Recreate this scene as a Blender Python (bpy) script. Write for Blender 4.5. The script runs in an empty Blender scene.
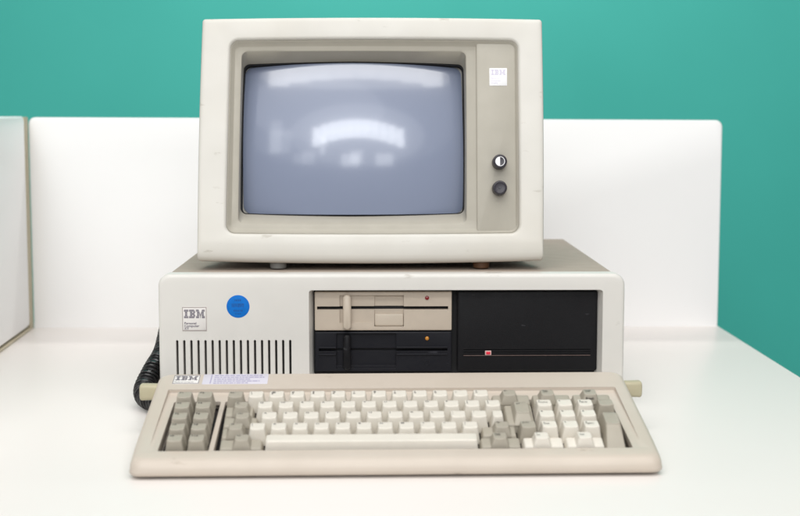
import bpy, bmesh, math, random
from mathutils import Vector, Matrix
random.seed(7)
S = bpy.context.scene
COL = S.collection
PI = math.pi

# ------------------------------------------------------------------ materials
def mat(name, base, rough=0.45, noise=0.03, nscale=60, bump=0.0, bscale=900, bevel=0.0,
        coat=0.0, spec=0.5, metal=0.0, emit=None, dirt=0.0, dirtcol=(0.22, 0.17, 0.11), dscale=55, dthr=0.70, broad=0.0):
    m = bpy.data.materials.new(name); m.use_nodes = True
    nt = m.node_tree; N = nt.nodes; L = nt.links
    p = N['Principled BSDF']
    p.inputs['Roughness'].default_value = rough
    p.inputs['Metallic'].default_value = metal
    p.inputs['Specular IOR Level'].default_value = spec
    p.inputs['Coat Weight'].default_value = coat
    p.inputs['Coat Roughness'].default_value = 0.06
    tc = N.new('ShaderNodeTexCoord')
    col = None
    def ramp_mix(prev, fac_out, target):
        mx = N.new('ShaderNodeMix'); mx.data_type = 'RGBA'
        L.new(fac_out, mx.inputs[0])
        if prev is None: mx.inputs[6].default_value = (*base, 1)
        else: L.new(prev, mx.inputs[6])
        mx.inputs[7].default_value = (*target, 1)
        return mx.outputs[2]
    if noise:
        n = N.new('ShaderNodeTexNoise'); n.inputs['Scale'].default_value = nscale; n.inputs['Detail'].default_value = 5
        L.new(tc.outputs['Object'], n.inputs['Vector'])
        mr = N.new('ShaderNodeMapRange'); mr.inputs[1].default_value = .3; mr.inputs[2].default_value = .7
        L.new(n.outputs['Fac'], mr.inputs[0])
        col = ramp_mix(col, mr.outputs[0], tuple(c*(1-noise*3) for c in base))
        rr_ = N.new('ShaderNodeMapRange'); rr_.inputs[1].default_value = .3; rr_.inputs[2].default_value = .7
        rr_.inputs[3].default_value = max(rough-.06, .02); rr_.inputs[4].default_value = min(rough+.06, 1)
        L.new(n.outputs['Fac'], rr_.inputs[0]); L.new(rr_.outputs[0], p.inputs['Roughness'])
    if broad:
        n3 = N.new('ShaderNodeTexNoise'); n3.inputs['Scale'].default_value = 7; n3.inputs['Detail'].default_value = 3
        L.new(tc.outputs['Object'], n3.inputs['Vector'])
        mr3 = N.new('ShaderNodeMapRange'); mr3.inputs[1].default_value = .4; mr3.inputs[2].default_value = .75
        mr3.inputs[4].default_value = broad
        L.new(n3.outputs['Fac'], mr3.inputs[0])
        col = ramp_mix(col, mr3.outputs[0], (base[0]*.86, base[1]*.80, base[2]*.68))
    if dirt:
        n2 = N.new('ShaderNodeTexNoise'); n2.inputs['Scale'].default_value = dscale; n2.inputs['Detail'].default_value = 4
        mp = N.new('ShaderNodeMapping'); mp.inputs['Scale'].default_value = (.6, 1, 1.6)
        L.new(tc.outputs['Object'], mp.inputs['Vector']); L.new(mp.outputs[0], n2.inputs['Vector'])
        mr2 = N.new('ShaderNodeMapRange'); mr2.inputs[1].default_value = dthr; mr2.inputs[2].default_value = dthr+.06
        mr2.inputs[4].default_value = dirt
        L.new(n2.outputs['Fac'], mr2.inputs[0])
        col = ramp_mix(col, mr2.outputs[0], dirtcol)
    if col is None: p.inputs['Base Color'].default_value = (*base, 1)
    else: L.new(col, p.inputs['Base Color'])
    nrm = None
    if bevel:
        b = N.new('ShaderNodeBevel'); b.samples = 4; b.inputs['Radius'].default_value = bevel
        nrm = b.outputs[0]
    if bump:
        bn = N.new('ShaderNodeTexNoise'); bn.inputs['Scale'].default_value = bscale; bn.inputs['Detail'].default_value = 3
        L.new(tc.outputs['Object'], bn.inputs['Vector'])
        bp = N.new('ShaderNodeBump'); bp.inputs['Strength'].default_value = bump; bp.inputs['Distance'].default_value = .0004
        L.new(bn.outputs['Fac'], bp.inputs['Height'])
        if nrm: L.new(nrm, bp.inputs['Normal'])
        nrm = bp.outputs[0]
    if nrm: L.new(nrm, p.inputs['Normal'])
    if emit:
        p.inputs['Emission Color'].default_value = (*emit[0], 1); p.inputs['Emission Strength'].default_value = emit[1]
    return m

M = dict(
  panel=mat('ivory_white_plastic', (.68, .665, .63), .42, .012, 30, .15, 1400, .0012, dirt=.4, dscale=38, dthr=.695, broad=.10),
  frame=mat('aged_cream_plastic', (.655, .638, .592), .42, .012, 24, 0.16, 1300, .0008, dirt=.32, dscale=52, dthr=.675, broad=.28),
  bezel=mat('taupe_plastic', (.42, .395, .335), .5, .02, 40, .25, 1500, .0007),
  cover=mat('taupe_painted_steel', (.41, .345, .292), .66, .012, 50, .15, 1100, .0010, spec=.15),
  case=mat('warm_beige_plastic', (.585, .517, .445), .42, .015, 30, .22, 1300, .0012, dirt=.45, dscale=48, dthr=.69, broad=.16),
  keyw=mat('ivory_keycap_plastic', (.74, .70, .625), .48, .015, 90, .15, 1600, .0005, broad=.1),
  keyg=mat('grey_brown_keycap_plastic', (.40, .365, .30), .5, .02, 90, .15, 1600, .0005),
  well=mat('dark_key_plate', (.022, .017, .017), .7, .03),
  black=mat('black_plastic', (.0070, .0070, .0085), .5, .03, 60, .3, 900, .0006, spec=.2, dirt=.35, dirtcol=(.12, .12, .13), dscale=90, dthr=.70),
  blue_black=mat('blue_black_plastic', (.0090, .0095, .0135), .48, .03, 60, .2, 900, .0006, spec=.22, dirt=.25, dirtcol=(.12, .12, .14), dscale=90, dthr=.70),
  ridge=mat('worn_brown_black_plastic', (.115, .070, .060), .4, .12, 240),
  void=mat('matt_black_cavity', (.006, .006, .007), .8, 0),
  tan=mat('tan_plastic', (.54, .465, .38), .45, .02, 60, .2, 1200, .0006),
  tan_l=mat('pale_tan_plastic', (.575, .50, .41), .45, .02, 60, .2, 1200, .0006),
  knob=mat('dark_violet_plastic', (.030, .026, .036), .36, .03, 80, .1, 900, .0006),
  mark=mat('white_print', (.8, .8, .82), .4, 0),
  silver=mat('pale_silver_foil', (.80, .775, .75), .42, .02, 120, spec=.4),
  paper=mat('white_badge_foil', (.92, .92, .94), .35, .01, 80),
  ink=mat('grey_ink', (.17, .155, .19), .5, 0),
  ink_l=mat('pale_lilac_ink', (.60, .56, .70), .5, 0),
  ink_d=mat('brown_black_ink', (.035, .028, .03), .5, 0),
  brdr=mat('taupe_ink', (.30, .25, .235), .5, 0),
  blue=mat('blue_sticker_paper', (.003, .165, .60), .6, .05, 160, .2, 400, spec=.2),
  blue_ink=mat('navy_ink', (.002, .030, .15), .5, 0),
  lilac=mat('lilac_label_paper', (.66, .64, .72), .4, .015, 90),
  lilac_ink=mat('violet_ink', (.40, .37, .53), .5, 0),
  red=mat('dark_red_lens', (.22, .008, .012), .2, 0, spec=.7),
  amber=mat('amber_lens', (.50, .20, .015), .2, 0, spec=.7),
  redlamp=mat('bright_red_lens', (.75, .03, .06), .25, 0),
  pinkrim=mat('pale_pink_plastic', (.62, .42, .40), .4, 0),
  rubber=mat('grey_rubber', (.20, .20, .19), .6, .04),
  rubber_b=mat('brown_rubber', (.10, .045, .018), .6, .04),
  khaki=mat('khaki_plastic', (.46, .42, .285), .5, .02, 50, .15, 1200, .0010),
  cord=mat('black_cord_rubber', (.010, .010, .011), .26, .04, 60),
  desk=mat('white_laminate', (.82, .778, .748), .38, 0, 6, 0, 700, 0),
  partition=mat('white_screen_panel', (.865, .865, .865), .45, 0, 5, 0, 600, 0),
  trim=mat('khaki_edge_trim', (.42, .37, .26), .45, .02),
  wall=mat('teal_wall_paint', (.038, .398, .340), .66, .035, 1.6, .2, 260),
  floor=mat('grey_floor', (.42, .41, .39), .5, .03, 4),
)
# picture tube: grey-blue phosphor behind polished glass
def screen_mat():
    m = bpy.data.materials.new('picture_tube_glass'); m.use_nodes = True
    p = m.node_tree.nodes['Principled BSDF']
    p.inputs['Base Color'].default_value = (.225, .262, .365, 1)
    p.inputs['Roughness'].default_value = .22
    p.inputs['Specular IOR Level'].default_value = .35
    p.inputs['Coat Weight'].default_value = 1.0
    p.inputs['Coat Roughness'].default_value = .082
    p.inputs['Coat IOR'].default_value = 1.55
    return m
M['glass'] = screen_mat()

# ------------------------------------------------------------------ helpers
def empty(name, label, cat, loc=(0, 0, 0), rz=0, group=None):
    o = bpy.data.objects.new(name, None); COL.objects.link(o)
    o.location = loc; o.rotation_euler = (0, 0, rz); o.empty_display_size = .05
    o['label'] = label; o['category'] = cat
    if group: o['group'] = group
    return o

def link(name, me, m, parent=None, label=None, smooth=True):
    o = bpy.data.objects.new(name, me); COL.objects.link(o)
    if m is not None:
        me.materials.clear(); me.materials.append(m)
    if parent is not None: o.parent = parent
    if label: o['label'] = label
    if smooth: smooth_by_angle(me)
    return o

def smooth_by_angle(me, deg=38):
    me.shade_smooth() if hasattr(me, 'shade_smooth') else None
    bm = bmesh.new(); bm.from_mesh(me)
    lim = math.radians(deg)
    for e in bm.edges:
        e.smooth = not (len(e.link_faces) == 2 and e.calc_face_angle(0) > lim)
    for f in bm.faces: f.smooth = True
    bm.to_mesh(me); bm.free()

def tomesh(bm, name='mesh'):
    bmesh.ops.recalc_face_normals(bm, faces=bm.faces)
    me = bpy.data.meshes.new(name); bm.to_mesh(me); bm.free(); return me

def ring(w, h, r, seg=5, ns=6, bt=0, bb=0, bl=0, taper=0, cx=0, cy=0):
    """rounded rectangle, counter-clockwise, (x,y); edges bowed outward by bt/bb/bl"""
    r = max(min(r, w/2-1e-5, h/2-1e-5), 1e-5)
    pts = []
    cs = [(w/2-r, -h/2+r, -PI/2), (w/2-r, h/2-r, 0), (-w/2+r, h/2-r, PI/2), (-w/2+r, -h/2+r, PI)]
    for k, (x, y, a0) in enumerate(cs):
        for i in range(seg+1):
            a = a0 + PI/2*i/seg
            pts.append((x+r*math.cos(a), y+r*math.sin(a)))
        x2, y2, a2 = cs[(k+1) % 4]
        e = (x2+r*math.cos(a2), y2+r*math.sin(a2)); s = pts[-1]
        for i in range(1, ns):
            t = i/ns; pts.append((s[0]+(e[0]-s[0])*t, s[1]+(e[1]-s[1])*t))
    out = []
    for x, y in pts:
        fx, fy = 2*x/w, 2*y/h
        y2 = y + (bt if y > 0 else -bb)*(1-fx*fx)*abs(fy)
        x2 = x + math.copysign(bl, x)*(1-fy*fy)*abs(fx) - taper*fy*fx
        out.append((x2+cx, y2+cy))
    return out

def loft(bm, rings, cap0=True, cap1=True, closed=False):
    vs = [[bm.verts.new(p) for p in r] for r in rings]
    n = len(vs[0])
    pairs = list(zip(vs[:-1], vs[1:])) + ([(vs[-1], vs[0])] if closed else [])
    for a, b in pairs:
        for i in range(n):
            j = (i+1) % n
            bm.faces.new((a[i], a[j], b[j], b[i]))
    if not closed:
        if cap0: bm.faces.new(vs[0][::-1])
        if cap1: bm.faces.new(vs[-1])
    return vs

def box(bm, x0, x1, y0, y1, z0, z1):
    v = [bm.verts.new((x, y, z)) for x in (x0, x1) for y in (y0, y1) for z in (z0, z1)]
    for f in ((0, 1, 3, 2), (4, 6, 7, 5), (0, 4, 5, 1), (2, 3, 7, 6), (0, 2, 6, 4), (1, 5, 7, 3)):
        bm.faces.new([v[i] for i in f])

def rbox(bm, x0, x1, y0, y1, z0, z1, r=.001, axis='y'):
    """box whose edges facing along -axis are rounded: front face toward -y"""
    w, h = x1-x0, z1-z0; cx, cz = (x0+x1)/2, (z0+z1)/2
    rs = []
    rs.append([(x, y1, z) for x, z in ring(w, h, r, 3, 2, cx=cx, cy=cz)])
    for k in range(4):
        a = PI/2*k/3; ins = r*(1-math.cos(a)); yy = y0 + r*(1-math.sin(a))
        rs.append([(x, yy, z) for x, z in ring(w-2*ins, h-2*ins, r, 3, 2, cx=cx, cy=cz)])
    loft(bm, rs)

def lathe(bm, prof, seg=32, tf=lambda x, y, z: (x, y, z)):
    rs = []
    for r, h in prof:
        rs.append([tf(r*math.cos(2*PI*i/seg), r*math.sin(2*PI*i/seg), h) for i in range(seg)])
    loft(bm, rs)

def boolean(base_me, cut_bms, op='DIFFERENCE'):
    o = bpy.data.objects.new('work_piece', base_me); COL.objects.link(o)
    tmp = []
    for cb in cut_bms:
        c = bpy.data.objects.new('work_cutter', tomesh(cb)); COL.objects.link(c); tmp.append(c)
        md = o.modifiers.new('b', 'BOOLEAN'); md.object = c; md.operation = op; md.solver = 'EXACT'
    dg = bpy.context.evaluated_depsgraph_get(); dg.update()
    me = bpy.data.meshes.new_from_object(o.evaluated_get(dg))
    for c in tmp: bpy.data.objects.remove(c)
    bpy.data.objects.remove(o)
    return me

def text_mesh(s, size, align='LEFT', spacing=1.0, ls=1.0, thick=0.0):
    cu = bpy.data.curves.new('lettering', 'FONT'); cu.body = s; cu.size = size
    cu.align_x = align; cu.space_character = spacing; cu.space_line = ls; cu.resolution_u = 3
    cu.offset = thick
    o = bpy.data.objects.new('work_text', cu); COL.objects.link(o)
    dg = bpy.context.evaluated_depsgraph_get(); dg.update()
    me = bpy.data.meshes.new_from_object(o.evaluated_get(dg))
    bpy.data.objects.remove(o); bpy.data.curves.remove(cu)
    return me

def add_mesh(bm, me, tf):
    vs = [bm.verts.new(tf(v.co)) for v in me.vertices]
    for p in me.polygons:
        try: bm.faces.new([vs[i] for i in p.vertices])
        except ValueError: pass

# eight-line slab-serif letters of the maker's badge: rows of horizontal bars
LET_I = [[(0, 6)]]*2 + [[(1.5, 4.5)]]*4 + [[(0, 6)]]*2
LET_B = [[(0, 7.2)], [(0, 8.2)], [(1.5, 4.3), (5.9, 8.6)], [(1.5, 7.7)], [(1.5, 7.7)], [(1.5, 4.3), (5.9, 8.6)], [(0, 8.2)], [(0, 7.2)]]
LET_M = [[(0, 4), (8.2, 12.2)], [(0, 4.5), (7.7, 12.2)], [(1.5, 5), (7.2, 10.7)], [(1.5, 5.6), (6.6, 10.7)],
         [(1.5, 4.2), (4.7, 7.5), (8, 10.7)], [(1.5, 4.2), (5.1, 7.1), (8, 10.7)], [(0, 4.2), (5.5, 6.7), (8, 12.2)], [(0, 4.2), (5.8, 6.4), (8, 12.2)]]
def logo(bm, x0, y0, w, h, tf, fill=.74):
    tot = 6+1+8.6+1+12.2; sx = w/tot; sy = h/8
    off = 0
    for let, lw in ((LET_I, 6), (LET_B, 8.6), (LET_M, 12.2)):
        for r, row in enumerate(let):
            for a, b in row:
                xa, xb = x0+(off+a)*sx, x0+(off+b)*sx
                yb = y0+h-r*sy; ya = yb-sy*fill
                vs = [bm.verts.new(tf(Vector(p))) for p in ((xa, ya, 0), (xb, ya, 0), (xb, yb, 0), (xa, yb, 0))]
                bm.faces.new(vs)
        off += lw+1

def quad(bm, x0, x1, y0, y1, tf):
    bm.faces.new([bm.verts.new(tf(Vector(p))) for p in ((x0, y0, 0), (x1, y0, 0), (x1, y1, 0), (x0, y1, 0))])

def flat(name, bm, m, parent, label=None):
    me = bpy.data.meshes.new(name); bm.to_mesh(me); bm.free()
    return link(name, me, m, parent, label, smooth=False)

def plate(bm, x0, x1, y0, y1, t, r, tf, ch=.0002):
    """thin rounded plate standing on plane z=0 of tf"""
    w, h, cx, cy = x1-x0, y1-y0, (x0+x1)/2, (y0+y1)/2
    rs = []
    for ins, z in ((0, 0), (0, t-ch), (ch, t)):
        rs.append([tf(Vector((x, y, z))) for x, y in ring(w-2*ins, h-2*ins, r, 3, 2, cx=cx, cy=cy)])
    loft(bm, rs)

# ================================================================== setting
bm = bmesh.new(); box(bm, -4, 4, 3.2, 3.3, -.73, 3.0)
o = link('wall', tomesh(bm), M['wall'], smooth=False); o['kind'] = 'structure'
bm = bmesh.new(); box(bm, -4, 4, -4, 3.198, -.80, -.73)
o = link('floor', tomesh(bm), M['floor'], smooth=False); o['kind'] = 'structure'

# desk
desk = empty('desk', 'white laminate desk that the old computer stands on', 'desk', (0, 0, -.73))
bm = bmesh.new()
rs = []
w, d, cx, cy = 1.088, 1.36, -.036, 1.40
for ins, z in ((.002, -.028), (0, -.026), (0, -.002), (.0006, -.0006), (.002, 0)):
    rs.append([(x, y, z+.73) for x, y in ring(w-2*ins, d-2*ins, .004, 3, 4, cx=cx, cy=cy)])
loft(bm, rs)
link('tabletop', tomesh(bm), M['desk'], desk)
for lx in (-.53, .46):
    for ly in (.78, 2.02):
        bm = bmesh.new(); rbox(bm, lx-.025, lx+.025, ly-.025, ly+.025, 0, .7015, .003)
        link('leg', tomesh(bm), M['trim'], desk)

# back partition
bp = empty('desk_partition', 'wide white partition panel standing behind the computer at the back of the desk', 'partition', (-.005, 2.03, 0), 0, 'white desk partitions')
bm = bmesh.new(); rs = []
for ins, y in ((.003, .018), (0, .0155), (0, .0030), (.0009, .0008), (.003, 0)):
    rs.append([(x, y, z+.154) for x, z in ring(1.022-2*ins, .306-2*ins, .010, 5, 6)])
loft(bm, rs)
for v in bm.verts:
    if v.co.z > .15: v.co.z += .0024 - .0043*v.co.x
    else: v.co.z -= .012
link('panel', tomesh(bm), M['partition'], bp)

# left partition
lp = empty('desk_partition', 'white partition panel with khaki edge trim along the left side of the desk', 'partition', (-.5262, 2.0285, 0), math.radians(2.4), 'white desk partitions')
bm = bmesh.new(); rs = []
for ins, x in ((.003, -.010), (0, -.0075), (0, .0075), (.003, .010)):
    rs.append([(x, y, z+.1595) for y, z in ring(.80-2*ins, .307-2*ins, .006, 4, 4, cx=-.4225)])
loft(bm, rs); link('panel', tomesh(bm), M['partition'], lp)
bm = bmesh.new(); rbox(bm, -.0105, .0105, -.0215, .0, .0, .312, .0015); link('edge_trim', tomesh(bm), M['trim'], lp)
bm = bmesh.new(); rbox(bm, -.0112, .0112, -.8225, -.0225, .0, .0036, .0010); link('base_trim', tomesh(bm), M['trim'], lp)

# ================================================================== system unit
SX = .0127
su = empty('system_unit', 'ivory fronted desktop computer with black drives and a blue round sticker under the monitor', 'computer', (SX, 1.465, 0))
FW, FZ0, FZ1 = .5026, .010, .1452
# steel cover
bm = bmesh.new(); rs = []
cw = .489; cz0, cz1 = .012, .1442
for ins, y in ((0, .0225), (0, .424), (.0015, .4262), (.005, .428)):
    rs.append([(x, y, z) for x, z in ring(cw-2*ins, cz1-cz0-2*ins, .006, 4, 4, cy=(cz0+cz1)/2)])
loft(bm, rs)
link('cover', tomesh(bm), M['cover'], su)
# moulded front panel (solid with openings cut)
bm = bmesh.new(); rs = []
def fr(ins, y, r=.013): return [(x, y, z) for x, z in ring(FW-2*ins, FZ1-FZ0-2*ins, r-ins*.6, 7, 6, cy=(FZ0+FZ1)/2)]
rs = [fr(.0006, .022), fr(0, .020)]
R = .0042
for k in range(6):
    a = PI/2*k/5; rs.append(fr(R*(1-math.cos(a)), R*(1-math.sin(a))))
loft(bm, rs)
base = tomesh(bm)
# cutters: bay with slanted side walls, vent slots
BX0, BX1, BZ0, BZ1 = -.0895, .2275, .031, .1272
cb = bmesh.new(); rs = []
for y, il, it in ((-.004, -.0018, -.0006), (.030, .0155, .0016)):
    t_ = (y+.004)/.034
    x0, x1, z0, z1 = BX0+il*.42, BX1-il*.55, BZ0+it, BZ1-it
    rs.append([(x, y, z) for x, z in ring(x1-x0, z1-z0, .0032, 5, 3, cx=(x0+x1)/2, cy=(z0+z1)/2)])
loft(cb, rs)
cuts = [cb]
cs = bmesh.new()
for k in range(17):
    xs = -.2189-SX + k*.00760 + .0001
    rs = []
    for y in (-.004, .030):
        rs.append([(x, y, z) for x, z in ring(.0024, .0454, .0011, 4, 2, cx=xs, cy=.0510)])
    loft(cs, rs)
cuts.append(cs)
me = boolean(base, cuts)
link('front_panel', me, M['panel'], su)
# dark chassis behind openings
bm = bmesh.new(); box(bm, -.243, -.0905, .0140, .0185, .02, .13)
box(bm, -.0905, .2265, .0190, .0215, .027, .131)
link('chassis_plate', tomesh(bm), M['void'], su, smooth=False)
for fx in (-.21, .21):
    for fy in (.05, .38):
        bm = bmesh.new(); lathe(bm, [(.009, 0), (.010, .002), (.010, .0121)], 20, lambda x, y, z: (x+fx, y+fy, z))
        link('rubber_foot', tomesh(bm), M['rubber'], su)

# ---- drives: front faces at local y = .012 (world 1.477)
DY = .0105
def lx(x): return x - SX            # world x -> local x
def slab_with_cuts(x0, x1, z0, z1, cutlist, r=.0012, y1=.0188):
    b = bmesh.new(); rbox(b, x0, x1, DY, y1, z0, z1, r)
    cbs = []
    c = bmesh.new()
    for (a0, a1, c0, c1, dep) in cutlist:
        c2 = bmesh.new(); box(c2, a0, a1, DY-.005, DY+dep, c0, c1); cbs.append(c2)
    c.free()
    return boolean(tomesh(b), cbs)
# upper floppy drive: beige
x0, x1 = lx(-.0712), lx(.0776)
me = slab_with_cuts(x0, x1, .0822, .1246, [
    (lx(-.0685), lx(.0737), .1052, .1086, .0078),          # disk slot
    (lx(-.0440), lx(-.0063), .0905, .1206, .0026),         # left thumb recess
    (lx(-.0064), lx(.0255), .0865, .1206, .0046)])         # deep thumb recess
dr = link('floppy_drive', me, M['tan'], su, label='beige half height floppy drive with red light')
bm = bmesh.new(); box(bm, lx(-.0683), lx(.0735), .0163, .0180, .1054, .1084); link('disk_slot', tomesh(bm), M['void'], dr, smooth=False)
bm = bmesh.new(); rbox(bm, lx(-.0062), lx(.0253), DY+.0013, DY+.0050, .0867, .1003, .0014); link('slot_tongue', tomesh(bm), M['tan_l'], dr)
bm = bmesh.new(); rs = []
for ins, y in ((0, DY+.003), (0, DY-.0045), (.0008, DY-.0058), (.0022, DY-.0066)):
    rs.append([(x, y, z) for x, z in ring(.0088-2*ins, .0384-2*ins, .0044-ins, 6, 2, cx=lx(-.0360), cy=.1027)])
loft(bm, rs); link('latch_lever', tomesh(bm), M['tan_l'], dr)
bm = bmesh.new(); lathe(bm, [(.0023, .001), (.0023, -.0006), (.0019, -.0014), (.0008, -.0019)], 16, lambda x, y, z: (lx(.0507)+x, DY+z, .1178+y))
link('activity_light', tomesh(bm), M['red'], dr)
# lower floppy drive: black
me = slab_with_cuts(x0, x1, .0372, .0808, [
    (lx(-.0668), lx(.0730), .0598, .0622, .0078),
    (lx(-.0478), lx(.0172), .0435, .0790, .0032),
    (lx(-.0478), lx(.0172), .0400, .0437, .0010)])
dr2 = link('floppy_drive', me, M['blue_black'], su, label='black half height floppy drive with amber light')
for a, b in ((-.0668, -.0480), (.0174, .0730)):
    for c in (.0629, .0552):
        bm = bmesh.new(); rbox(bm, lx(a), lx(b), DY-.0016, DY+.001, c, c+.0016, .0005)
        link('slot_lip', tomesh(bm), M['blue_black'], dr2)
bm = bmesh.new(); box(bm, lx(-.0666), lx(.0728), .0163, .0180, .0599, .0621); link('disk_slot', tomesh(bm), M['void'], dr2, smooth=False)
bm = bmesh.new(); rs = []
for ins, y in ((0, DY+.003), (0, DY-.0045), (.0008, DY-.0058), (.0022, DY-.0066)):
    rs.append([(x, y, z) for x, z in ring(.0082-2*ins, .0384-2*ins, .0040-ins, 6, 2, cx=lx(-.0362), cy=.0590)])
loft(bm, rs); link('latch_lever', tomesh(bm), M['black'], dr2)
bm = bmesh.new(); lathe(bm, [(.0022, .001), (.0022, -.0006), (.0018, -.0014), (.0008, -.0019)], 16, lambda x, y, z: (lx(.0508)+x, DY+z, .0735+y))
link('activity_light', tomesh(bm), M['amber'], dr2)
bm = bmesh.new()
vs = loft(bm, [[(lx(.0508)+r*math.cos(a*PI/12), yy, .0465+r*math.sin(a*PI/12)) for a in range(24)] for r, yy in ((.0030, DY+.001), (.0030, DY-.0004), (.0021, DY-.0004), (.0021, DY+.001))], False, False, True)
link('plug_ring', tomesh(bm), M['blue_black'], dr2)
# hard drive: black full height
me = slab_with_cuts(lx(.0836), lx(.2362), .0372, .1252, [
    (lx(.0905), lx(.2290), .0578, .0586, .002),
    (lx(.0905), lx(.2290), .0602, .0612, .002),
    (lx(.0905), lx(.2290), .0552, .0560, .0012)], r=.0022)
hd = link('hard_drive', me, M['black'], su)
bm = bmesh.new(); rbox(bm, lx(.0905), lx(.2290), DY-.0008, DY+.001, .0541, .0549, .0003); link('ridge', tomesh(bm), M['ridge'], hd)
bm = bmesh.new(); rbox(bm, lx(.1140), lx(.1208), DY-.0010, DY+.002, .0549, .0598, .0004)
lt = link('activity_light', tomesh(bm), M['pinkrim'], hd)
bm = bmesh.new(); rbox(bm, lx(.1152), lx(.1196), DY-.0018, DY+.001, .0558, .0588, .0004); link('lens', tomesh(bm), M['redlamp'], lt)

# ---- badge on the front panel
def front_tf(cx, cz, y=0.0): return lambda v: (cx+v.x, y-v.z, cz+v.y)
tf = front_tf(lx(-.2130), .0837)
W_ = .0264
bm = bmesh.new(); plate(bm, 0, W_, 0, W_, .0003, .0006, tf)
badge = link('name_badge', tomesh(bm), M['silver'], su)
tz = lambda dz: (lambda v: tf(Vector((v.x, v.y, dz))))
bm = bmesh.new()
for a in ((0.0002, W_-.0002, .0002, .0010), (.0002, W_-.0002, W_-.0010, W_-.0002), (.0002, .0008, .0010, W_-.0010), (W_-.0008, W_-.0002, .0010, W_-.0010)):
    quad(bm, *a, tz(.00042))
flat('border', bm, M['brdr'], badge)
bm = bmesh.new(); logo(bm, .0020, .0139, .0224, .0094, tz(.00045), .80)
add_mesh(bm, text_mesh('Personal\nComputer\nXT', .0034, ls=.86, thick=.00008), lambda v: tz(.00045)(Vector((v.x*1.12+.0021, v.y+.0074, 0))))
flat('lettering', bm, M['ink'], badge)
# ---- round sticker
bm = bmesh.new()
scx, scz = lx(-.1529), .1103
lathe(bm, [(.01235, 0), (.01235, .00012), (.0121, .0002)], 56, lambda x, y, z: (scx+x, -z, scz+y))
stk = link('round_sticker', tomesh(bm), M['blue'], su)
bm = bmesh.new(); rnd = random.Random(3)
tfs = lambda v: (scx+v.x, -.00034, scz+v.y)
for yy, hw, hh in ((.0066, .0034, .0018), (.0012, .0066, .0042), (-.0046, .0046, .0018), (-.0078, .0030, .0010)):
    x = -hw
    while x < hw:
        w1 = rnd.uniform(.0006, .0013)
        quad(bm, x, x+w1*.55, yy-hh/2*rnd.uniform(.7, 1), yy+hh/2, tfs); 
        if rnd.random() < .6: quad(bm, x+w1*.55, x+w1, yy+hh*.25, yy+hh*.42, tfs)
        x += w1+.0006
flat('print', bm, M['blue_ink'], stk)

# ================================================================== monitor
TILT = math.radians(9)
mo = empty('monitor', 'cream cased tube monitor with a grey blank screen standing on the system unit', 'monitor', (-.010, 1.50, .1452))
ct, st = math.cos(TILT), math.sin(TILT)
def F(x, s, n):      # face coordinates: x right, s up the face, n out of the face
    return (x, -n*ct + s*st, .0108 + s*ct + n*st)
MW, MH = .3800, .2685
MC = MH/2+.0003
def mr(w, h, n, r, bt=.0020, bb=.0030, bl=.0012, tp=.0010, cx=.0006, cs=MC, seg=7, ns=10, drop=0):
    out = []
    for x, s in ring(w, h, r, seg, ns, bt, bb, bl, tp, cx, cs):
        nn = n
        out.append(F(x + .0012*(s-MC)/MC, s, nn))
    return out
# one-piece cabinet: back shell, rim, face, roll into opening, recess wall
bm = bmesh.new(); rs = []
OW, OH, OCX, OCS = .3208, .2142, .0028, .1372     # opening in the face
def outer(ins_side, ins_top, ins_bot, n, r, k=1):
    w = MW-2*ins_side; h = MH-ins_top-ins_bot
    return mr(w, h, n, r, .0020*k, .0030*k, .0012*k, .0010, cs=MC+(ins_bot-ins_top)/2)
# back shell (tapers towards the tube neck)
def zb(z, n): return (z-.0108-n*st)/ct
for si, tp_, zz, n, r, k in ((.085, .060, .030, -.335, .020, 0), (.080, .052, .022, -.333, .020, 0), (.070, .044, .014, -.328, .020, 0),
        (.020, .012, .0070, -.180, .012, .4), (.0055, .0045, .0075, -.062, .007, .8), (.0050, .0040, .0080, -.052, .006, .9),
        (.0046, .0038, .0080, -.0505, .005, .9), (.0012, .0010, .0070, -.0498, .0045, 1), (.0004, .0002, .0066, -.0485, .004, 1)):
    rs.append(outer(si, tp_, zb(zz, n), n, r, k))
# rim to the front: bottom rolls under with a large radius
for si, ib, n, r in ((0, .0030, -.034, .0042), (0, .0010, -.020, .0040), (0, .0, -.0112, .0038), (.0002, .0004, -.0078, .0036), (.0004, .0020, -.0050, .0034),
        (.0008, .0050, -.0028, .0033), (.0014, .0095, -.0013, .0032), (.0022, .0150, -.0006, .0032), (.0040, .0190, -.0001, .0032), (.0060, .0215, 0, .0034)):
    rs.append(outer(si, si, ib, n, r))
def opening(ins, n, r=.0095): return mr(OW-2*ins, OH-2*ins, n, r-ins, .0016, .0010, .0004, .0012, OCX, OCS)
for k in range(5):
    a = PI/2*k/4; rs.append(opening(-.0034*(1-math.sin(a)), -.0034*(1-math.cos(a)), .0095))
rs.append(opening(.0026, -.0092))
rs.append(opening(.0030, -.0450))
loft(bm, rs, True, True)
for f in bm.faces: pass
me = tomesh(bm)
# taupe recess: give the inner wall its own colour slot
link('cabinet', me, M['frame'], mo)

# inner surround plate in the recess with a funnel down to the tube
SW, SH, SCX, SCS = .2494, .1690, -.0203, .1386    # tube aperture at n=-.030
bm = bmesh.new(); rs = []
def inn(w, h, n, r, cx, cs, b=0, bs=0): return mr(w, h, n, r, b, b, bs, .0008, cx, cs)
iw = OW-2*.0031
N0 = -.0078
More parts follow.
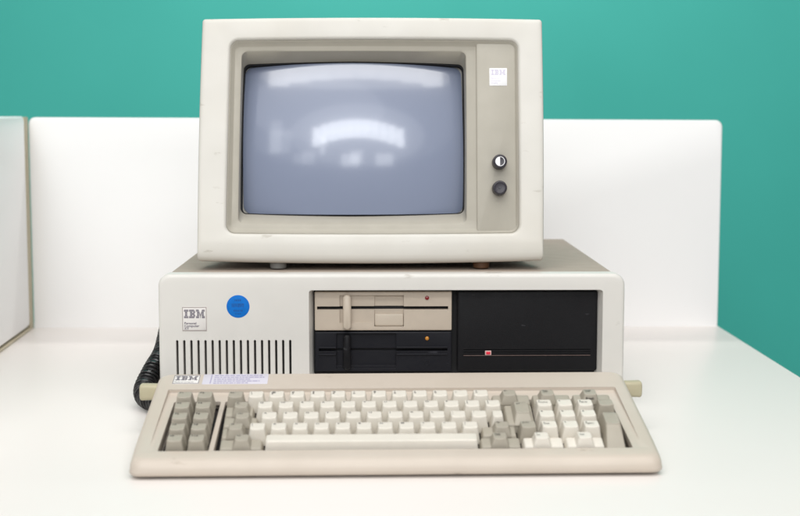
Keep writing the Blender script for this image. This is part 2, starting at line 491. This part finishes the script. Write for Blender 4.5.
# outer lip of the plate: taupe wall that lines the recess
rs.append(inn(OW-.0006, OH-.0006, -.0100, .0090, OCX, OCS, .0013, .0002))
rs.append(inn(OW-.0003, OH-.0003, -.0040, .0093, OCX, OCS, .0013, .0002))
rs.append(inn(OW-.0024, OH-.0024, -.0034, .0085, OCX, OCS, .0013, .0002))
rs.append(inn(OW-.0090, OH-.0110, N0-.0004, .0065, OCX, OCS, .0012, .0002))
rs.append(inn(OW-.0105, OH-.0135, N0-.0010, .0060, OCX, OCS, .0012, .0002))
# flat ring then funnel
rs.append(inn(.2540, .1945, N0-.0010, .0060, -.0198, .1374, .0010, .0004))
rs.append(inn(.2510, .1915, N0-.0018, .0060, -.0198, .1374, .0010, .0004))
rs.append(inn(SW, SH, -.0300, .0065, SCX, SCS, .0030, .0010))
rs.append(inn(SW, SH, -.0330, .0065, SCX, SCS, .0030, .0010))
loft(bm, rs, False, False)
sur = link('screen_surround', tomesh(bm), M['bezel'], mo)
# black seal behind the aperture
bm = bmesh.new(); rs = []
rs.append(inn(SW+.004, SH+.004, -.0312, .008, SCX, SCS, .003, .001))
rs.append(inn(SW-.0022, SH-.0022, -.0312, .0060, SCX, SCS, .003, .001))
rs.append(inn(SW-.0024, SH-.0024, -.0580, .0060, SCX, SCS, .003, .001))
loft(bm, rs, False, True); link('tube_seal', tomesh(bm), M['void'], sur)
# control panel: raised flush strip on the right
bm = bmesh.new(); rs = []
cpx0, cpx1, cps0, cps1 = .1172, .1606, .0312, .2430
for ins, n in ((0, -.0095), (0, -.0066), (.0004, -.0060), (.0010, -.0058)):
    w, h = cpx1-cpx0-2*ins, cps1-cps0-2*ins
    rs.append([F(x, s, n) for x, s in ring(w, h, .0035, 4, 4, cx=(cpx0+cpx1)/2, cy=(cps0+cps1)/2)])
loft(bm, rs); link('control_panel', tomesh(bm), M['bezel'], mo)
# picture tube: domed glass
bm = bmesh.new()
RS = .47; NX, NS = 40, 28
hw, hh = SW/2+.002, SH/2+.004
grid = []
def dome(x, s):
    return -.0268 - (x*x+s*s)/(2*RS)*(1.0)
for j in range(NS+1):
    row = []
    for i in range(NX+1):
        x = -hw+2*hw*i/NX; s = -hh+2*hh*j/NS
        row.append(bm.verts.new(F(SCX+x, SCS+s, dome(x, s)+.0060)))
    grid.append(row)
for j in range(NS):
    for i in range(NX):
        bm.faces.new((grid[j][i], grid[j][i+1], grid[j+1][i+1], grid[j+1][i]))
# trim to a rounded outline with bowed edges
me = tomesh(bm)
cb = bmesh.new()
ol = ring(SW-.0034, SH-.0036, .0085, 7, 10, .0030, .0030, .0012, .0008)
loft(cb, [[F(SCX+x, SCS+s, n) for x, s in ol] for n in (-.09, .02)])
bm = bmesh.new(); bm.from_mesh(me)
r_ = bmesh.ops.extrude_face_region(bm, geom=bm.faces[:])
for v in [g for g in r_['geom'] if isinstance(g, bmesh.types.BMVert)]:
    v.co += Vector((0, ct*.02, -st*.02))
bmesh.ops.recalc_face_normals(bm, faces=bm.faces)
me2 = bpy.data.meshes.new('tube'); bm.to_mesh(me2); bm.free()
me3 = boolean(me2, [cb], 'INTERSECT')
link('screen', me3, M['glass'], mo)
# knobs
def knob(name, x, s, label, half):
    b = bmesh.new()
    lathe(b, [(.0076, -.0070), (.0076, -.0045), (.0081, -.0040), (.0079, .0065), (.0072, .0080), (.0060, .0084), (.0058, .0078), (.0052, .0076)], 40, lambda a, c, h: F(x+a, s+c, h))
    k = link(name, tomesh(b), M['knob'], mo, label)
    b = bmesh.new()
    if half:
        pts = [((.0052)*math.cos(PI/2+PI*i/20), .0052*math.sin(PI/2+PI*i/20)) for i in range(21)]
        b.faces.new([b.verts.new(F(x+p, s+q, .0079)) for p, q in pts])
        # outline of the dark half
        o_ = [(.0054*math.cos(-PI/2+PI*i/20), .0054*math.sin(-PI/2+PI*i/20)) for i in range(21)]
        i_ = [(.0047*math.cos(-PI/2+PI*i/20), .0047*math.sin(-PI/2+PI*i/20)) for i in range(21)]
        for i in range(20):
            b.faces.new([b.verts.new(F(x+p, s+q, .0079)) for p, q in (o_[i], o_[i+1], i_[i+1], i_[i])])
        flat('contrast_mark', b, M['mark'], k)
    else:
        b2 = bmesh.new(); n_ = 12
        lathe(b, [(.0016, .0076), (.0016, .0079)], 14, lambda a, c, h: F(x+a, s+c, h))
        b2.free()
        link('brightness_mark', tomesh(b), M['knob'], k)
knob('contrast_knob', .1418, .1085, 'dark knob with a half white contrast mark', True)
knob('brightness_knob', .1416, .0795, None, False)
# badge
bx, bs, BW = .1317, .1945, .0196
tfm = lambda dz: (lambda v: F(bx+v.x, bs+v.y, -.0058+dz+v.z))
bm = bmesh.new(); plate(bm, 0, BW, 0, BW, .0005, .0005, tfm(0))
mb = link('name_badge', tomesh(bm), M['paper'], mo)
bm = bmesh.new(); logo(bm, .0018, .0118, .0160, .0062, tfm(.00062), .72)
add_mesh(bm, text_mesh('Personal\nComputer\nDisplay', .0026, ls=.95), lambda v: tfm(.00062)(Vector((v.x+.0018, v.y+.0073, 0))))
flat('lettering', bm, M['ink_l'], mb)
# feet
for fx, fy, mm in ((.0099, .021, 'rubber'), (.1226-.0, .022, 'rubber_b'), (-.0, 0, None)):
    pass
for fx, fy, mm, lab in ((-.1136+.010+.0, .0225, 'rubber', 'pale grey rubber foot'), (.1126+.010, .0230, 'rubber_b', 'brown rubber foot'), (-.085, .27, 'rubber', None), (.095, .27, 'rubber', None)):
    b = bmesh.new(); top = .0135 if fy < .1 else .0110
    r0 = .0092
    lathe(b, [(r0-.0012, 0), (r0-.0002, .0010), (r0, .0030), (r0, top)], 28, lambda x, y, z: (x+fx, y+fy, z))
    link('foot', tomesh(b), M[mm], mo, lab)

# ================================================================== keyboard
KA = math.atan2(.0385, .193)
kb = empty('keyboard', 'beige keyboard with ivory and grey keys lying in front of the system unit', 'keyboard', (.0148, 1.177, 0), math.radians(1.0)); kb.scale = (1.010, 1.010, 1.010)
ka, kc = math.sin(KA), math.cos(KA)
def K(u, v, w=0):    # keyboard top plane: u right, v up the slope, w out of it
    return (u, v*kc - w*ka, .018 + v*ka + w*kc)
KW, KD = .4636, .1965
bm = bmesh.new(); rs = []
def kring(ins, ins_f, zf, r):
    """plan ring; zf(y) gives height"""
    w = KW-2*ins; y0 = -.0075+ins_f; y1 = KD*kc-ins
    return [(x, y, zf(y)) for x, y in ring(w, y1-y0, r, 7, 12, cy=(y0+y1)/2)]
top = lambda y: .018 + max(y, -.002)*math.tan(KA)
rs.append(kring(.004, .006, lambda y: .0022, .008))
rs.append(kring(.0016, .0022, lambda y: .0030, .0095))
rs.append(kring(.0004, .0005, lambda y: .0048, .0105))
rs.append(kring(0, 0, lambda y: .0066, .011))
rs.append(kring(.0002, 0, lambda y: .0068, .011))
for k in range(7):
    a = PI/2*k/6; rr_ = .0060; rf = .0095
    rs.append(kring(.0006+rr_*(1-math.cos(a)), rf*(1-math.cos(a)), lambda y: top(y)-(rr_*(1-math.sin(a)) if y > .03 else (rf*(1-math.sin(a)) if y < .004 else (rf+(rr_-rf)*(y-.004)/.026)*(1-math.sin(a)))), .011))
loft(bm, rs)
case0 = tomesh(bm)
# shallow dished key field, then two wells
def kprism(b, pts_uv, w0f, w1):
    loft(b, [[K(u, v, w0f(u, v)) for u, v in pts_uv], [K(u, v, w1) for u, v in pts_uv]])
c1 = bmesh.new()
dish = [(u, v) for u, v in ring(.4335, .1400, .0025, 4, 6, cy=.0825)]
def dishw(u, v): return -.0002 - .0040*max(0, (v-.0125))/.14
rs = [[K(u*.990, .0825+(v-.0825)*.965, dishw(u, v)-.0004) for u, v in dish], [K(u, v, dishw(u, v)+.0006) for u, v in dish], [K(u*1.004, v, .006) for u, v in dish]]
loft(c1, rs)
c2 = bmesh.new(); loft(c2, [[K(u, v, w) for u, v in ring(.0442, .117, .0022, 4, 3, cx=-.1868, cy=.0732)] for w in (-.0082, .01)])
c2b = bmesh.new(); loft(c2b, [[K(u, v, w) for u, v in ring(.4200, .1240, .003, 4, 3, cx=.0002, cy=.0757)] for w in (-.0155, -.0080)])
c3 = bmesh.new(); loft(c3, [[K(u, v, w) for u, v in ring(.3685, .117, .0022, 4, 3, cx=.0240, cy=.0732)] for w in (-.0082, .01)])
me = boolean(case0, [c1, c2, c3, c2b])
link('case', me, M['case'], kb)
bm = bmesh.new()
vv = [(-.2085, .0152), (.2090, .0152), (.2090, .1365), (-.2085, .1365)]
loft(bm, [[K(u, v, -.0152) for u, v in vv], [K(u, v, -.0135) for u, v in vv]])
link('key_plate', tomesh(bm), M['well'], kb, smooth=False)

# key field lies on a plane a little steeper than the case top
KT = math.atan2(2.3, 19.05)
kt, kct = math.sin(KT), math.cos(KT)
V0 = .0172
def Q(u, v, w): return K(u, V0 + v*kct - w*kt, v*kt + w*kct)
U1 = .01905
CACHE = {}
BASE = -.0095
def cap_rings(b, w, d, h0, h1, cx=0, cy=0, tw=None, td=None, oy=.0012, tilt=-.13, dish=.00035):
    tw = tw if tw else w-.0055; td = td if td else d-.0046
    rs = []
    def rg(ww, dd, hh, r, yo, tl=0, di=0):
        return [(cx+x, cy+yo+y, hh+tl*y+(di*(2*x/ww)**2 if di else 0)) for x, y in ring(ww, dd, r, 4, 3)]
    rs.append(rg(w, d, h0, .0010, 0))
    rs.append(rg(w-.0003, d-.0003, h0+.0012, .0011, 0))
    mw, md = w*.42+tw*.58, d*.42+td*.58
    rs.append(rg(mw, md, h0+(h1-h0)*.62, .0017, oy*.6, tilt*.6))
    rs.append(rg(tw+.0011, td+.0011, h1-.0012, .0022, oy, tilt))
    rs.append(rg(tw+.0005, td+.0005, h1-.0004, .0022, oy, tilt, dish))
    rs.append(rg(tw-.0006, td-.0006, h1, .0019, oy, tilt, dish))
    rs.append(rg(tw*.5, td*.5, h1-.0001, .0015, oy, tilt, dish*.3))
    loft(b, rs)
def shoulder(b, w, d, h0, h1):
    rs = []
    for ins, z, r in ((0, h0, .001), (.0002, h0+.001, .001), (.0013, h1-.001, .0012), (.0018, h1-.0003, .0013), (.0026, h1, .0012)):
        rs.append([(x, y, z) for x, y in ring(w-2*ins, d-2*ins, r, 3, 3)])
    loft(b, rs)
TOP = .0052
def key_mesh(kind, wu, capx):
    k = (kind, wu, capx)
    if k in CACHE: return CACHE[k]
    b = bmesh.new(); g = .0011
    if kind == 'plain': cap_rings(b, wu*U1-g, U1-g, BASE, TOP)
    elif kind == 'space': cap_rings(b, wu*U1-g, U1-g, BASE, TOP-.0008, tw=wu*U1-.0050, td=U1-.0062, tilt=-.08, dish=0)
    elif kind == 'step':
        shoulder(b, wu*U1-g, U1-g, BASE, -.0012)
        cap_rings(b, U1-g-.0012, U1-g-.0008, -.0030, TOP, cx=capx*U1)
    elif kind == 'tall2':
        shoulder(b, wu*U1-g, 2*U1-g, BASE, -.0012)
        cap_rings(b, U1-g, 2*U1-g-.001, -.0030, TOP, cx=capx*U1, oy=.003, td=.022, tilt=-.08)
    elif kind == 'tall3':
        cap_rings(b, U1-g, 3*U1-g, BASE, TOP+.0015, oy=.0085, td=.0225, tilt=-.08)
    CACHE[k] = tomesh(b); smooth_by_angle(CACHE[k]); return CACHE[k]
rotK = Matrix(((1, 0, 0), (0, kc, -ka), (0, ka, kc))).to_4x4() @ Matrix(((1, 0, 0), (0, kct, -kt), (0, kt, kct))).to_4x4()
LEG = {}
def legend_mesh(lines, size):
    k = (lines, size)
    if k not in LEG:
        LEG[k] = text_mesh(lines, size, ls=.85, thick=.00004)
        if M['ink_d'].name not in [m.name for m in LEG[k].materials if m]:
            LEG[k].materials.clear(); LEG[k].materials.append(M['ink_d'])
    return LEG[k]
def key(u0, row, wu, m, legend, kind='plain', capx=0, rows=1, size=.0042, front=None):
    u = u0 + wu*U1/2; v = row*U1 + rows*U1/2
    src = key_mesh(kind, wu, capx)
    me = src.copy() if len(src.materials) and src.materials[0] != m else src
    if not len(me.materials): me.materials.append(m)
    elif me.materials[0] != m: me.materials.clear(); me.materials.append(m)
    o = bpy.data.objects.new('key', me); COL.objects.link(o); o.parent = kb
    o.matrix_local = Matrix.Translation(Q(u, v, 0)) @ rotK
    if legend:
        t = bpy.data.objects.new('legend', legend_mesh(legend, size)); COL.objects.link(t); t.parent = o
        oy = .0012 if rows == 1 else (.006 if rows == 2 else .012)
        tl = -.13 if rows == 1 else -.08
        t.location = (capx*U1-.0052, oy+.0024, TOP + tl*(oy*0+.0024 + oy) + .00042 + (.0015 if rows == 3 else 0)); t.rotation_euler = (math.atan(tl), 0, 0)
    if front:
        t = bpy.data.objects.new('legend', legend_mesh(front, .0034)); COL.objects.link(t); t.parent = o
        t.location = (capx*U1-.0048, -.0072, .0018); t.rotation_euler = (math.radians(76), 0, 0)
    return o
W, G = M['keyw'], M['keyg']
FU = -.2046
for r in range(5):
    for c in range(2):
        key(FU+c*U1, 4-r, 1, G, 'F%d' % (r*2+c+1))
MU = -.1572
def at(x): return MU + x*U1
# number row
key(at(0), 4, 1, G, 'Esc', size=.0032)
for i, s in enumerate(['!\n1', '@\n2', '#\n3', '$\n4', '%\n5', '^\n6', '&\n7', '*\n8', '(\n9', ')\n0', '_\n-', '+\n=']):
    key(at(1+i), 4, 1, W, s, size=.0042)
key(at(13), 4, 2, G, '\u2190', 'step', -.1)
key(at(15), 4, 2, G, 'Num\nLock', 'step', -.22, size=.0030)
key(at(17), 4, 2, G, 'Scroll\nLock', 'step', -.12, size=.0030, front='Break')
# second row
key(at(0), 3, 1.5, G, '\u2190\n\u2192', 'step', .1)
for i, s in enumerate('QWERTYUIOP'): key(at(1.5+i), 3, 1, W, s)
key(at(11.5), 3, 1, W, '{\n['); key(at(12.5), 3, 1, W, '}\n]')
key(at(13.5), 2, 1.5, G, '\u21b5', 'tall2', .12, rows=2)
for i, s in enumerate(('7\nHome', '8', '9\nPgUp')): key(at(15+i), 3, 1, W, s, size=.0034)
key(at(18), 3, 1, G, '-')
# home row
key(at(0), 2, 1.75, G, 'Ctrl', 'step', .1, size=.0032)
for i, s in enumerate('ASDFGHJKL'): key(at(1.75+i), 2, 1, W, s)
for i, s in enumerate((':\n;', '"\n\'')): key(at(10.75+i), 2, 1, W, s)
key(at(12.75), 2, .78, W, '~\n`', size=.0032)
for i, s in enumerate('456'): key(at(15+i), 2, 1, W, s)
key(at(18), 0, 1, G, '+', 'tall3', 0, rows=3)
# shift row
key(at(0), 1, 1.25, G, '\u21e7', 'step', .11)
for i, s in enumerate(['|\n\\'] + list('ZXCVBNM') + ['<\n,', '>\n.', '?\n/']): key(at(1.25+i), 1, 1, W, s)
key(at(12.25), 1, 1.75, G, '\u21e7', 'step', .12)
key(at(14), 1, 1, G, 'PrtSc\n*', size=.0030)
for i, s in enumerate(('1\nEnd', '2', '3\nPgDn')): key(at(15+i), 1, 1, W, s, size=.0034)
# space row
key(at(0), 0, 2.1, G, 'Alt', 'step', .05, size=.0032)
key(at(2.1), 0, 10, W, None, 'space')
key(at(12.1), 0, 2, G, 'Caps\nLock', 'step', -.05, size=.0030)
key(at(14.1), 0, 2.0, W, '0\nIns', 'step', -.09, size=.0034)
key(at(16.1), 0, 1.9, W, '.\nDel', 'step', -.03, size=.0034)

# side knobs of the folding feet
for sgn in (-1, 1):
    b = bmesh.new(); rs = []
    xk = sgn*(KW/2)
    for dx, r in ((-.012, .0078), (.0145, .0086), (.0158, .0082), (.0166, .0070)):
        w1 = .0135*r/.0086; h1 = .0160*r/.0086
        rs.append([(xk+sgn*dx, (.176+y), .0405+z) for y, z in ring(w1, h1, .0032, 4, 2)])
    loft(b, rs); link('foot_knob', tomesh(b), M['khaki'], kb)
    b = bmesh.new(); rbox(b, sgn*.19-.02, sgn*.19+.02, .172, .180, 0, .03, .002); link('folding_foot', tomesh(b), M['khaki'], kb)
for sgn in (-1, 1):
    b = bmesh.new(); rbox(b, sgn*.2-.015, sgn*.2+.015, .004, .010, 0, .0035, .001); link('rubber_foot', tomesh(b), M['rubber'], kb)

# name badge and paper label on the keyboard's rear strip
tfk = lambda dw: (lambda v: K(v.x, v.y, dw+v.z))
bm = bmesh.new(); plate(bm, -.2155, -.1896, .1660, .1880, .0003, .0005, tfk(0))
kbadge = link('name_badge', tomesh(bm), M['silver'], kb)
bm = bmesh.new()
X0, X1, Y0, Y1 = -.2155, -.1896, .1660, .1880
for a in ((X0+.0002, X1-.0002, Y0+.0002, Y0+.0013), (X0+.0002, X1-.0002, Y1-.0013, Y1-.0002), (X0+.0002, X0+.0008, Y0+.0013, Y1-.0013), (X1-.0008, X1-.0002, Y0+.0013, Y1-.0013)):
    quad(bm, *a, tfk(.00042))
flat('border', bm, M['ink'], kbadge)
bm = bmesh.new(); logo(bm, X0+.0022, Y0+.0085, .0215, .0108, tfk(.00045), .72)
add_mesh(bm, text_mesh('Personal Computer', .0026), lambda v: tfk(.00045)(Vector((v.x*.92+X0+.0020, v.y*1.5+Y0+.0030, 0))))
flat('lettering', bm, M['ink'], kbadge)
bm = bmesh.new(); plate(bm, -.1865, -.1225, .1650, .1905, .0002, .0006, tfk(0), .00008)
lab = link('paper_label', tomesh(bm), M['lilac'], kb)
bm = bmesh.new(); rnd = random.Random(5)
quad(bm, -.1790, -.1780, .1665, .1890, tfk(.00032))
for i in range(5):
    yy = .1878-i*.0048; x = -.1755; xe = -.1755 + (.047, .049, .036, .045, .034)[i]
    while x < xe:
        w1 = rnd.uniform(.0016, .0052); quad(bm, x, min(x+w1, xe), yy-.0022, yy, tfk(.00032)); x += w1+.0008
flat('print', bm, M['lilac_ink'], lab)

# ================================================================== coiled cord
def catmull(P, n):
    out = []
    for i in range(len(P)-1):
        p0 = P[max(i-1, 0)]; p1 = P[i]; p2 = P[i+1]; p3 = P[min(i+2, len(P)-1)]
        for k in range(n):
            t = k/n
            out.append(.5*((2*p1)+(p2-p0)*t+(2*p0-5*p1+4*p2-p3)*t*t+(3*p1-p0-3*p2+p3)*t**3))
    out.append(P[-1]); return out
path = [Vector(p) for p in ((-.2440, 1.64, .082), (-.2440, 1.585, .074), (-.2450, 1.535, .049), (-.2515, 1.500, .034), (-.2568, 1.474, .0185), (-.2490, 1.452, .0125), (-.228, 1.430, .0135), (-.195, 1.412, .016), (-.160, 1.402, .022))]
pts = catmull(path, 40)
# resample by arc length
acc = [0]
for a, b in zip(pts[:-1], pts[1:]): acc.append(acc[-1]+(b-a).length)
Ltot = acc[-1]
def sample(s):
    for i in range(len(acc)-1):
        if acc[i+1] >= s:
            t = (s-acc[i])/max(acc[i+1]-acc[i], 1e-9); return pts[i].lerp(pts[i+1], t)
    return pts[-1].copy()
PITCH, HR, WR = .0050, .0098, .00195
turns = Ltot/PITCH; n = int(turns*18)
hel = [Vector((-.140, 1.890, .050)), Vector((-.145, 1.918, .050)), Vector((-.200, 1.932, .052)), Vector((-.2400, 1.905, .058)), Vector((-.2440, 1.80, .072)), Vector((-.2440, 1.70, .080)), Vector((-.2440, 1.645, .082))]
hel = catmull(hel, 12)
up = Vector((1, 0, 0))
prev_n = None
for i in range(n+1):
    s = Ltot*i/n
    c = sample(s); t = (sample(min(s+.002, Ltot))-sample(max(s-.002, 0))).normalized()
    if prev_n is None: prev_n = t.orthogonal().normalized()
    nn = (prev_n - t*prev_n.dot(t)).normalized(); prev_n = nn
    bb = t.cross(nn)
    a = 2*PI*s/PITCH
    ee = min(1, i/30, (n-i)/30)
    hel.append(c + (nn*math.cos(a)+bb*math.sin(a))*HR*ee)
hel += [Vector((-.150, 1.392, .026)), Vector((-.140, 1.376, .030)), Vector((-.136, 1.362, .030))]
cu = bpy.data.curves.new('cord', 'CURVE'); cu.dimensions = '3D'; cu.bevel_depth = WR; cu.bevel_resolution = 2
sp = cu.splines.new('POLY'); sp.points.add(len(hel)-1)
for p, q in zip(sp.points, hel): p.co = (*q, 1)
tmp = bpy.data.objects.new('work_curve', cu); COL.objects.link(tmp)
dg = bpy.context.evaluated_depsgraph_get(); dg.update()
me = bpy.data.meshes.new_from_object(tmp.evaluated_get(dg))
bpy.data.objects.remove(tmp); bpy.data.curves.remove(cu)
co = link('coiled_cord', me, M['cord'])
co['label'] = 'black coiled cord looping beside the left front corner of the system unit'; co['category'] = 'cord'

# ================================================================== light
wd = bpy.data.worlds.new('World'); S.world = wd; wd.use_nodes = True
bg = wd.node_tree.nodes['Background']; bg.inputs[0].default_value = (1, .985, .97, 1); bg.inputs[1].default_value = .22

def area(name, loc, target, sx, sy, radiance, col=(1, 1, 1), shape='RECTANGLE'):
    l = bpy.data.lights.new(name, 'AREA'); l.shape = shape; l.size = sx; l.size_y = sy; l.color = col
    l.energy = radiance*math.pi*sx*sy*(PI/4 if shape == 'ELLIPSE' else 1)
    o = bpy.data.objects.new(name, l); COL.objects.link(o); o.location = loc
    d = Vector(target)-Vector(loc); o.rotation_euler = d.to_track_quat('-Z', 'Y').to_euler()
    return o
area('ceiling_lamp', (.1, .85, 2.2), (.05, 1.5, 0), 2.6, 1.5, 2.95, (1, .985, .96))
area('wall_lamp', (.06, 2.60, 1.58), (.05, 3.2, .62), 0.8, .2, 25, (1, .99, .97))
# behind the camera: unseen ovals added as screen veil and front fill, a band of high windows and a lower row of panes
for w, h, e in ((8.4, 4.4, .38), (6.4, 3.2, .38), (4.6, 2.2, .45)):
    area('veil_fill_lamp', (-.3, -3.6, 3.0), (0, 1.5, .5), w, h, e, (.98, .99, 1), 'ELLIPSE')
area('halo_fill_lamp', (0, -3.5, 1.95), (0, 1.5, .4), 4.2, 1.9, .9, (.97, .98, 1), 'ELLIPSE')  # unseen oval added for a soft halo round the window reflection
area('halo_fill_lamp', (-1.3, -3.5, 2.9), (0, 1.5, .4), 4.6, 2.2, .7, (.97, .98, 1), 'ELLIPSE')  # second added oval, spreads the halo up and to the left
area('high_window_lamp', (0, -1.3, 2.72), (0, 1.5, .3), 4.2, .95, 1.8, (1, .985, .96), 'ELLIPSE')
for k in range(8):
    area('high_window_lamp', (-1.66+k*.46, -1.3, 2.70-.06*((k-3.5)/3.5)**2), (-1.66*.55+k*.46*.55, 1.5, .3), .452, .46, 5.0, (1, .985, .96))
for k in range(11):
    for r in range(2):
        area('window_lamp', (-1.20+k*.245, -3.3, 1.92+r*.29-.30*((k-4.9)/5.5)**2), (-1.2+k*.245, 1.5, .4), .232, .278, 8.4, (.96, .98, 1))
for x, z, w, h, e in ((-.20, 1.12, .50, .34, 3.6), (-.02, 1.22, .34, .36, 2.6), (.76, 1.14, .50, .34, 3.4), (-1.40, 1.20, .34, .34, 2.0), (-1.68, 1.20, .34, .28, 1.4), (-2.35, 1.75, .7, .7, 1.6), (-2.5, 1.9, .35, 1.0, 1.6), (-1.0, 1.55, .12, .5, 4)):
    area('low_window_lamp', (x, -3.3, z), (x*.6, 1.5, .4), w, h, e, (.96, .98, 1))

# ================================================================== camera
cam = bpy.data.cameras.new('Camera'); co_ = bpy.data.objects.new('Camera', cam); COL.objects.link(co_)
f_px = 1373.0
cam.sensor_fit = 'HORIZONTAL'; cam.sensor_width = 36; cam.lens = f_px/800*36
co_.location = (0, 0, .315)
th = math.atan(143/f_px); ps = math.atan(20/f_px*math.cos(th))
co_.rotation_euler = (PI/2-th, 0, -ps)
cam.clip_start = .05; cam.clip_end = 60
cam.dof.use_dof = True; cam.dof.focus_distance = 1.475; cam.dof.aperture_fstop = 6.2
S.camera = co_
S.view_settings.view_transform = 'Standard'; S.view_settings.look = 'None'
S.view_settings.exposure = 0; S.view_settings.gamma = 1; S.view_settings.use_curve_mapping = False
S.render.engine = 'CYCLES'
S.cycles.max_bounces = 8
S.cycles.use_denoising = True
